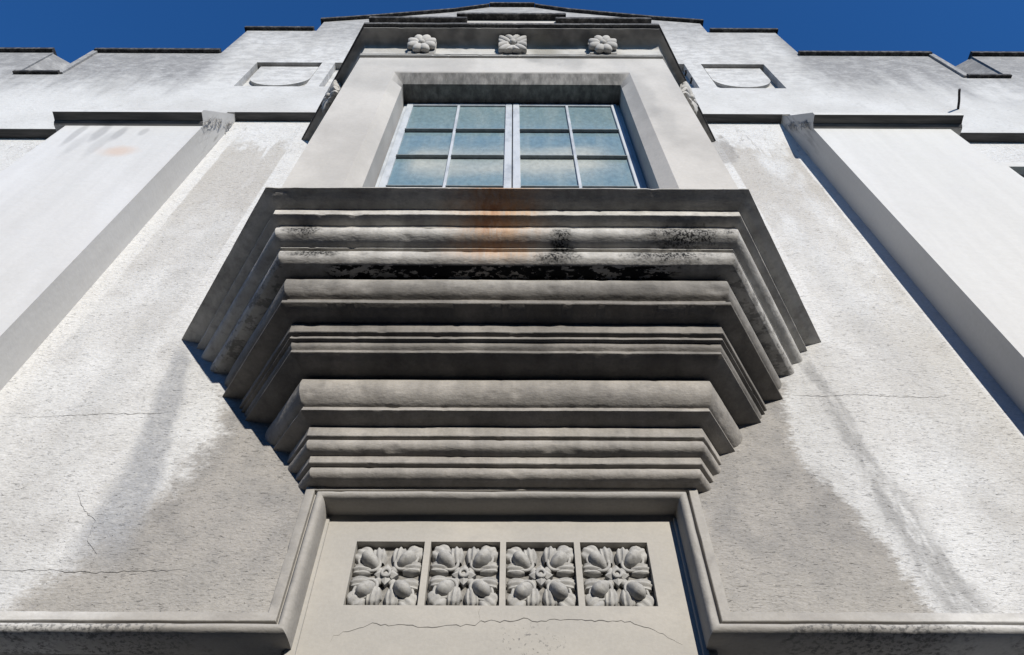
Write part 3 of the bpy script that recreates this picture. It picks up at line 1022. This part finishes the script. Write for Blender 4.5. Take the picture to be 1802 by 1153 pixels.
corbel = bpy.data.objects.new('corbel', None)
COL.objects.link(corbel)
corbel.parent = B
corbel.location = (0, 0, EYE)
corbel['label'] = 'stepped grey cement corbel under the bay, rust streak in the middle and black mould'
courses = [
    [(0.90, 4.085), (1.12, 4.082), (1.130, 4.072)] + roll([(1.129, 4.064), (1.10, 4.055), (1.062, 4.040), (1.03, 4.032), (1.012, 4.026)], 3) + [(0.5, 4.024)],
    [(0.5, 4.03), (1.004, 4.028), (1.007, 4.008), (1.005, 3.966), (1.001, 3.963), (0.94, 3.950), (0.932, 3.93), (0.5, 3.93)],
    [(0.5, 3.934), (0.926, 3.932)] + roll([(0.931, 3.928), (0.945, 3.905), (0.946, 3.878), (0.932, 3.852), (0.90, 3.832), (0.868, 3.822)], 4) + [(0.862, 3.819), (0.861, 3.812), (0.84, 3.808), (0.5, 3.805)],
    [(0.5, 3.809), (0.838, 3.807)] + roll([(0.842, 3.804), (0.854, 3.785), (0.855, 3.757), (0.845, 3.728), (0.82, 3.706)], 4) + [(0.812, 3.703), (0.712, 3.697), (0.4, 3.695)],
    [(0.4, 3.70), (0.705, 3.699)] + roll([(0.712, 3.695), (0.733, 3.668), (0.737, 3.635), (0.728, 3.600), (0.706, 3.567), (0.672, 3.548)], 4) + [(0.668, 3.502), (0.699, 3.498), (0.701, 3.495), (0.701, 3.474), (0.697, 3.470), (0.582, 3.450), (0.4, 3.447)],
    [(0.4, 3.446), (0.574, 3.445), (0.579, 3.440), (0.577, 3.368), (0.573, 3.364), (0.552, 3.360), (0.551, 3.348), (0.556, 3.346), (0.556, 3.331), (0.552, 3.329), (0.534, 3.327)] + roll([(0.532, 3.322), (0.528, 3.300), (0.512, 3.284), (0.506, 3.279)], 3) + [(0.514, 3.277), (0.514, 3.258), (0.510, 3.255), (0.345, 3.228), (0.2, 3.226)],
    [(0.2, 3.233), (0.340, 3.231)] + roll([(0.347, 3.226), (0.368, 3.196), (0.375, 3.160), (0.370, 3.122), (0.352, 3.086), (0.322, 3.056), (0.300, 3.044)], 4) + [(0.300, 3.027), (0.304, 3.026), (0.304, 3.016), (0.300, 3.014), (0.212, 2.990), (0.05, 2.984)],
    [(0.05, 2.988), (0.206, 2.986), (0.210, 2.981), (0.208, 2.918), (0.204, 2.914), (0.184, 2.910)] + roll([(0.186, 2.907), (0.194, 2.890), (0.193, 2.868), (0.180, 2.848), (0.155, 2.836)], 4) + [(0.134, 2.832), (0.02, 2.83)],
    [(0.02, 2.836), (0.134, 2.834), (0.138, 2.829), (0.136, 2.788), (0.132, 2.784), (0.106, 2.780)] + roll([(0.108, 2.777), (0.114, 2.760), (0.111, 2.738), (0.096, 2.722), (0.078, 2.714)], 4) + [(0.03, 2.712), (0.01, 2.71)],
]
for i, prof in enumerate(courses):
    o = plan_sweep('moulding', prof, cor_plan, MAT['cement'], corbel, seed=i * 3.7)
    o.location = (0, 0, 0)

# ------------------------------------------------------------------ moulding round the panel and along the foot of the wall
prof = [(0.055, -0.01), (0.055, 0.026), (0.050, 0.030), (0.010, 0.031), (0.007, 0.028), (0.006, 0.004), (-0.006, 0.004)] \
    + roll([(-0.008, 0.030), (-0.018, 0.047), (-0.032, 0.053), (-0.046, 0.046), (-0.055, 0.030), (-0.060, 0.005)], 3) + [(-0.062, -0.03), (-0.062, -0.12)]
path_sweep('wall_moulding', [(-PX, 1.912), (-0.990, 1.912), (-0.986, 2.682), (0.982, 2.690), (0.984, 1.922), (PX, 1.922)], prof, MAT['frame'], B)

# ------------------------------------------------------------------ panel with the four carved tiles
PY = 0.090
cells = [(-0.742, -0.393), (-0.361, -0.007), (0.023, 0.370), (0.401, 0.745)]
CZ = (2.083, 2.452)
pxs = sorted([-0.972, 0.972] + [v for c_ in cells for v in c_])
panel = slab('panel', grid_rects(pxs, [GROUND, CZ[0], CZ[1], 2.69], lambda x, z: CZ[0] < z < CZ[1] and any(a < x < b for a, b in cells)), PY, PY + 0.060, MAT['panel'], B)
box('panel_back', -0.97, 0.97, PY + .062, PY + .35, GROUND + .01, 2.68, MAT['carve'], panel, 0)
box('fillet', -0.958, -0.908, PY - 0.014, PY + .01, GROUND + .01, 2.60, MAT['panel'], panel)
box('fillet', 0.904, 0.934, PY - 0.014, PY + .01, GROUND + .01, 2.605, MAT['panel'], panel)


def leaf_mesh(sx, sz, seed):
    """acanthus leaf cupping one egg of the tile; sx, sz give the corner"""
    bm = bmesh.new()
    rnd = random.Random(seed)
    def lobe(cx, cz, ang, L, Wd, dep):
        """one broad, fluted and scalloped lobe of the leaf"""
        d = Vector((math.cos(ang), 0, math.sin(ang))); t = Vector((-d.z, 0, d.x))
        base = Vector((cx, 0, cz)) - d * L * 0.55
        nu, nv = 9, 15
        ph = rnd.uniform(-.3, .3)
        G_ = []
        for i in range(nu + 1):
            u = i / nu
            row = []
            for j in range(nv + 1):
                v = -1 + 2 * j / nv
                wid = Wd * (0.50 + 0.55 * math.sin(math.pi * min(1, 0.10 + 0.62 * u)))
                ln = L * (1.0 - 0.09 * (1 - math.cos(3 * math.pi * v + ph)) * 0.5 * u - 0.34 * v * v * v * v * u - .08 * v * v * u)
                p = base + d * (u * ln) + t * (v * wid)
                dome = (max(0.0, 1 - v * v)) ** 0.5
                hgt = dep * (0.35 + 0.9 * math.sin(math.pi * min(1, 0.12 + 0.83 * u))) * dome
                hgt *= 1 - 0.30 * (1 - math.cos(3 * math.pi * v + ph)) * 0.5
                hgt += 0.012
                if i == nu or j in (0, nv):
                    hgt = -0.004
                p.y = 0.002 - hgt
                row.append(bm.verts.new(p))
            G_.append(row)
        for i in range(nu):
            for j in range(nv):
                bm.faces.new((G_[i][j], G_[i + 1][j], G_[i + 1][j + 1], G_[i][j + 1]))
    a = math.radians
    # lobe beside the upright axis, corner lobe, sideways lobe
    lobe(sx * 0.045, sz * 0.133, a(90 * sz) + a(-5 * sx * sz), 0.106, 0.039, 0.030)
    lobe(sx * 0.132, sz * 0.145, math.atan2(sz * 0.8, sx * 1.0), 0.090, 0.056, 0.026)
    lobe(sx * 0.133, sz * 0.046, (0 if sx > 0 else math.pi) + a(5 * sx * sz), 0.106, 0.038, 0.030)
    # lip round the egg
    ring_mesh(bm, (sx * 0.088, -0.026, sz * 0.086), 0.050, 0.0075, 26, 8, 1.25, 0.92, math.atan2(sz, sx))
    # stalk to the middle
    d = Vector((sx, 0, sz)).normalized(); t = Vector((-d.z, 0, d.x))
    ell(bm, d * 0.045 + Vector((0, -.012, 0)), d * 0.035, t * 0.022, Vector((0, -.018, 0)), 10, 6)
    # trim to the tile
    for v in bm.verts:
        v.co.x = max(-0.170, min(0.170, v.co.x)); v.co.z = max(-0.181, min(0.178, v.co.z)); v.co.y = min(0.004, v.co.y)
    return mesh_from(bm, 'leaf', True, 60)


def egg_mesh(sx, sz):
    bm = bmesh.new()
    d = Vector((sx, 0, sz)).normalized(); t = Vector((-d.z, 0, d.x))
    c = Vector((sx * 0.086, -0.022, sz * 0.084))
    ell(bm, c, d * 0.056 + Vector((0, -0.012, 0)), t * 0.040, Vector((0, -0.064, 0)), 20, 14)
    # incised arcs across the egg
    for v in bm.verts:
        q = v.co - c
        u = q.dot(d) / 0.060
        for u0 in (-0.25, 0.15):
            k = math.exp(-((u - u0 + 0.35 * (q.dot(t) / 0.046) ** 2) / 0.07) ** 2)
            v.co -= q * 0.075 * k
        # egg narrows to the middle of the tile
        v.co -= t * q.dot(t) * 0.30 * max(0, -u)
    return mesh_from(bm, 'egg', True, 60)


def star_mesh():
    bm = bmesh.new()
    for k in range(4):
        t = k * math.pi / 2
        d = Vector((math.cos(t), 0, math.sin(t))); n = Vector((-d.z, 0, d.x))
        # pointed petal with a ridge
        tip = d * 0.060 + Vector((0, -0.030, 0))
        l = d * 0.030 + n * 0.026 + Vector((0, -0.030, 0)); r = d * 0.030 - n * 0.026 + Vector((0, -0.030, 0))
        m_ = d * 0.030 + Vector((0, -0.045, 0)); c0 = Vector((0, -0.038, 0))
        low = [p + Vector((0, 0.028, 0)) for p in (tip, l, r)]
        V = [bm.verts.new(p) for p in (tip, l, r, m_, c0)] + [bm.verts.new(p) for p in low]
        for f_ in ((0, 3, 1), (0, 2, 3), (1, 3, 4), (3, 2, 4), (0, 1, 6, 5), (2, 0, 5, 7)):
            bm.faces.new([V[i] for i in f_])
    ring_mesh(bm, (0, -0.044, 0), 0.020, 0.008, 18, 8)
    ell(bm, (0, -0.034, 0), (.016, 0, 0), (0, 0, .016), (0, -.007, 0), 12, 6)
    return mesh_from(bm, 'star_flower', True, 40)


egg_m = {(a, b): egg_mesh(a, b) for a in (-1, 1) for b in (-1, 1)}
leaf_m = {(a, b): leaf_mesh(a, b, 10 + a + 3 * b) for a in (-1, 1) for b in (-1, 1)}
star_m = star_mesh()
def plate():
    bm = bmesh.new()
    bmesh.ops.create_cube(bm, size=1)
    for v in bm.verts:
        v.co = Vector((v.co.x * 0.344, v.co.y * 0.012 + 0.007, v.co.z * 0.366))
    return mesh_from(bm, 'carved_tile')
plate_m = plate()
for me in list(egg_m.values()) + list(leaf_m.values()) + [star_m]:
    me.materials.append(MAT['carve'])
plate_m.materials.append(MAT['ground'])
for a, b in cells:
    t = bpy.data.objects.new('carved_tile', plate_m)
    COL.objects.link(t)
    t.parent = B
    t.location = ((a + b) / 2, PY + 0.048, (CZ[0] + CZ[1]) / 2 + EYE)
    for nm, dct in (('leaf', leaf_m), ('egg', egg_m)):
        for key, me in dct.items():
            o = bpy.data.objects.new(nm, me)
            COL.objects.link(o)
            o.parent = t
            o.location = (random.uniform(-.003, .003), random.uniform(-.004, .006), random.uniform(-.003, .003))
            o.rotation_euler = (random.uniform(-.06, .06), random.uniform(-.05, .05), random.uniform(-.06, .06))
    o = bpy.data.objects.new('star_flower', star_m)
    COL.objects.link(o)
    o.parent = t

# ------------------------------------------------------------------ window of the bay
WY = -0.715
win = bpy.data.objects.new('window', None)
COL.objects.link(win)
win.parent = B
win.location = (0, 0, EYE)
win['label'] = 'pale steel casement window with misted panes in the bay'
def wbox(name, x0, x1, y0, y1, z0, z1, mat, bevel=0.004):
    o = box(name, x0, x1, y0, y1, z0, z1, mat, win, bevel)
    o.location = (0, 0, 0)
    return o
wx0, wx1, wz0, wz1 = I[0] + .002, I[1] - .002, I[2] + .002, I[3] - .002
wbox('frame_head', wx0, wx1, WY - .005, WY + .06, wz1 - 0.035, wz1, MAT['sash'])
wbox('frame_sill', wx0, wx1, WY - .02, WY + .06, wz0, wz0 + 0.05, MAT['sash'])
for xa, xb in ((wx0, wx0 + .03), (wx1 - .03, wx1)):
    wbox('frame_jamb', xa, xb, WY - .005, WY + .06, wz0 + .05, wz1 - .035, MAT['sash'])
za, zb = wz0 + .052, wz1 - .037
bars_z = (4.935, 5.505, 6.075)
for xa, ix0, xc, ix1, xb in ((wx0 + .032, -0.866, -0.447, -0.018, 0.041), (0.049, 0.108, 0.541, 0.948, wx1 - .032)):
    bar = 0.012
    wbox('stile', xa, ix0, WY - .022, WY + .03, za, zb, MAT['sash'])
    wbox('stile', ix1, xb, WY - .022, WY + .03, za, zb, MAT['sash'])
    wbox('rail', ix0, ix1, WY - .020, WY + .03, zb - .042, zb, MAT['sash'])
    wbox('rail', ix0, ix1, WY - .020, WY + .03, za, za + .06, MAT['sash'])
    iz0, iz1 = za + .06, zb - .042
    wbox('glazing_bar', xc - bar, xc + bar, WY - .022, WY + .02, iz0, iz1, MAT['sash'], 0.003)
    for bz in bars_z:
        for (u0, u1) in ((ix0, xc - bar), (xc + bar, ix1)):
            wbox('glazing_bar', u0, u1, WY - .036, WY + .02, bz - .005, bz + .005, MAT['bar'], 0.0015)
    lv = [iz0] + list(bars_z) + [iz1]
    for k in range(4):
        for (u0, u1) in ((ix0, xc - bar), (xc + bar, ix1)):
            wbox('pane', u0, u1, WY - .004, WY + .002, lv[k] + (.005 if k else 0), lv[k + 1] - (.005 if k < 3 else 0), MAT['glass'], 0)

# ------------------------------------------------------------------ window at the right edge
ow = bpy.data.objects.new('side_window', None)
COL.objects.link(ow)
ow.parent = B
ow.location = (0, 0, EYE)
for nm, x0, x1, y0, y1, z0, z1, m_ in (('frame_jamb', 5.02, 5.10, 0.06, 0.14, 4.9, 6.98, 'sash'), ('frame_head', 5.10, 6.5, 0.06, 0.14, 6.90, 6.98, 'sash'),
                                      ('glazing_bar', 5.72, 5.76, 0.08, 0.12, 4.9, 6.90, 'sash'), ('pane', 5.10, 5.72, 0.10, 0.106, 4.9, 6.90, 'glass'), ('pane', 5.76, 6.5, 0.10, 0.106, 4.9, 6.90, 'glass')):
    o = box(nm, x0, x1, y0, y1, z0, z1, MAT[m_], ow, 0.003 if nm != 'pane' else 0)
    o.location = (0, 0, 0)
sur = path_sweep('window_surround', [(5.0, 4.9), (5.0, 7.0), (6.5, 7.0)], [(0.09, 0.01), (0.09, 0.045), (0.0, 0.05), (-0.02, 0.045), (-0.02, -0.1)], MAT['pil'], ow)
sur.location = (0, 0, 0)

# ------------------------------------------------------------------ small things on the building
def rod(name, a, b, r, mat, parent):
    bm = bmesh.new()
    a, b = Vector(a), Vector(b)
    d = (b - a).normalized()
    u = d.orthogonal().normalized(); v = d.cross(u)
    rows = []
    for k in range(9):
        c = a.lerp(b, k / 8) + u * 0.006 * math.sin(k * 1.1)
        rows.append([bm.verts.new(c + (u * math.cos(t) + v * math.sin(t)) * r) for t in [2 * math.pi * i / 8 for i in range(8)]])
    for i in range(8):
        for j in range(8):
            bm.faces.new((rows[i][j], rows[i][(j + 1) % 8], rows[i + 1][(j + 1) % 8], rows[i + 1][j]))
    bm.faces.new(rows[0]); bm.faces.new(rows[-1])
    return link(name, mesh_from(bm, name, True, 50), mat, parent)

rod('metal_rod', (5.27, UF + 0.06, 8.53), (5.17, UF - 0.24, 8.50), 0.014, MAT['iron'], B)
for x, y, z in ((2.31, UF + .0, 9.82), (2.32, UF + .0, 9.5)):
    rod('bolt', (x, y + .02, z), (x, y - .06, z), 0.013, MAT['iron'], B)

# hairline cracks
cy = PY - 0.0012
ribbon('crack', [(-0.763, 1.895), (-0.755, 1.925), (-0.629, 1.972), (-0.592, 1.986), (-0.472, 1.978), (-0.314, 1.970), (-0.118, 1.982), (-0.093, 2.003), (0, 2.0), (0.105, 2.013), (0.171, 2.004), (0.316, 2.011), (0.58, 2.004), (0.705, 1.963), (0.822, 1.888)], cy, 0.0016, panel, MAT['crack'], 3)
ribbon('crack', [(-0.093, 2.003), (-0.098, 2.05), (-0.09, 2.08)], cy, 0.0010, panel, MAT['crack'], 4)
wall = main_wall
for i, (pts, wd) in enumerate((([(-2.9, 3.27), (-2.67, 3.29), (-2.4, 3.31), (-2.14, 3.315), (-2.0, 3.33)], .0013),
                               ([(-2.45, 2.2), (-2.2, 2.205), (-1.95, 2.19), (-1.72, 2.2), (-1.5, 2.205)], .0013),
                               ([(-2.27, 2.72), (-2.2, 2.6), (-2.08, 2.5), (-2.06, 2.38), (-1.98, 2.3), (-1.96, 2.19)], .0013),
                               ([(1.79, 3.51), (2.0, 3.50), (2.2, 3.52), (2.5, 3.49), (2.75, 3.5)], .0013))):
    ribbon('crack', pts, -0.0018, wd, wall, MAT['crack'], 20 + i)

# cobwebs and lath dust hanging in the corners under the upper wall
def cobweb(s, label):
    rnd = random.Random(5 + s)
    bm = bmesh.new()
    x0 = s * (PX - 0.006)
    for k in range(17):
        y = rnd.uniform(-0.29, -0.03)
        z = 7.60 + (y + 0.29) * 2.3 + rnd.uniform(-.08, .02)
        L = rnd.uniform(0.05, 0.22)
        wd = rnd.uniform(0.003, 0.012)
        pts = []
        for i in range(6):
            t = i / 5
            pts.append(Vector((x0 - s * (0.012 * math.sin(t * 3.1) * rnd.uniform(.3, 1) + .002), y + 0.05 * t * rnd.uniform(-1, 1), z - L * t)))
        prev = None
        for i, p in enumerate(pts):
            ww = wd * (1 - 0.8 * i / 5)
            a = bm.verts.new(p + Vector((0, -ww, 0))); b = bm.verts.new(p + Vector((-s * .004, ww, 0)))
            if prev:
                bm.faces.new((prev[0], prev[1], b, a))
            prev = (a, b)
    bmesh.ops.solidify(bm, geom=bm.faces[:], thickness=0.002)
    o = link('cobweb', mesh_from(bm, 'cobweb'), MAT['web'], None)
    o['label'] = label
    o['category'] = 'cobweb'
    o['group'] = 'cobwebs under the upper wall'
    return o

cobweb(-1, 'dusty grey cobweb at the top of the left pilaster, on its sunlit inner side')
cobweb(1, 'dusty grey cobweb at the top of the right pilaster, on its shaded inner side')
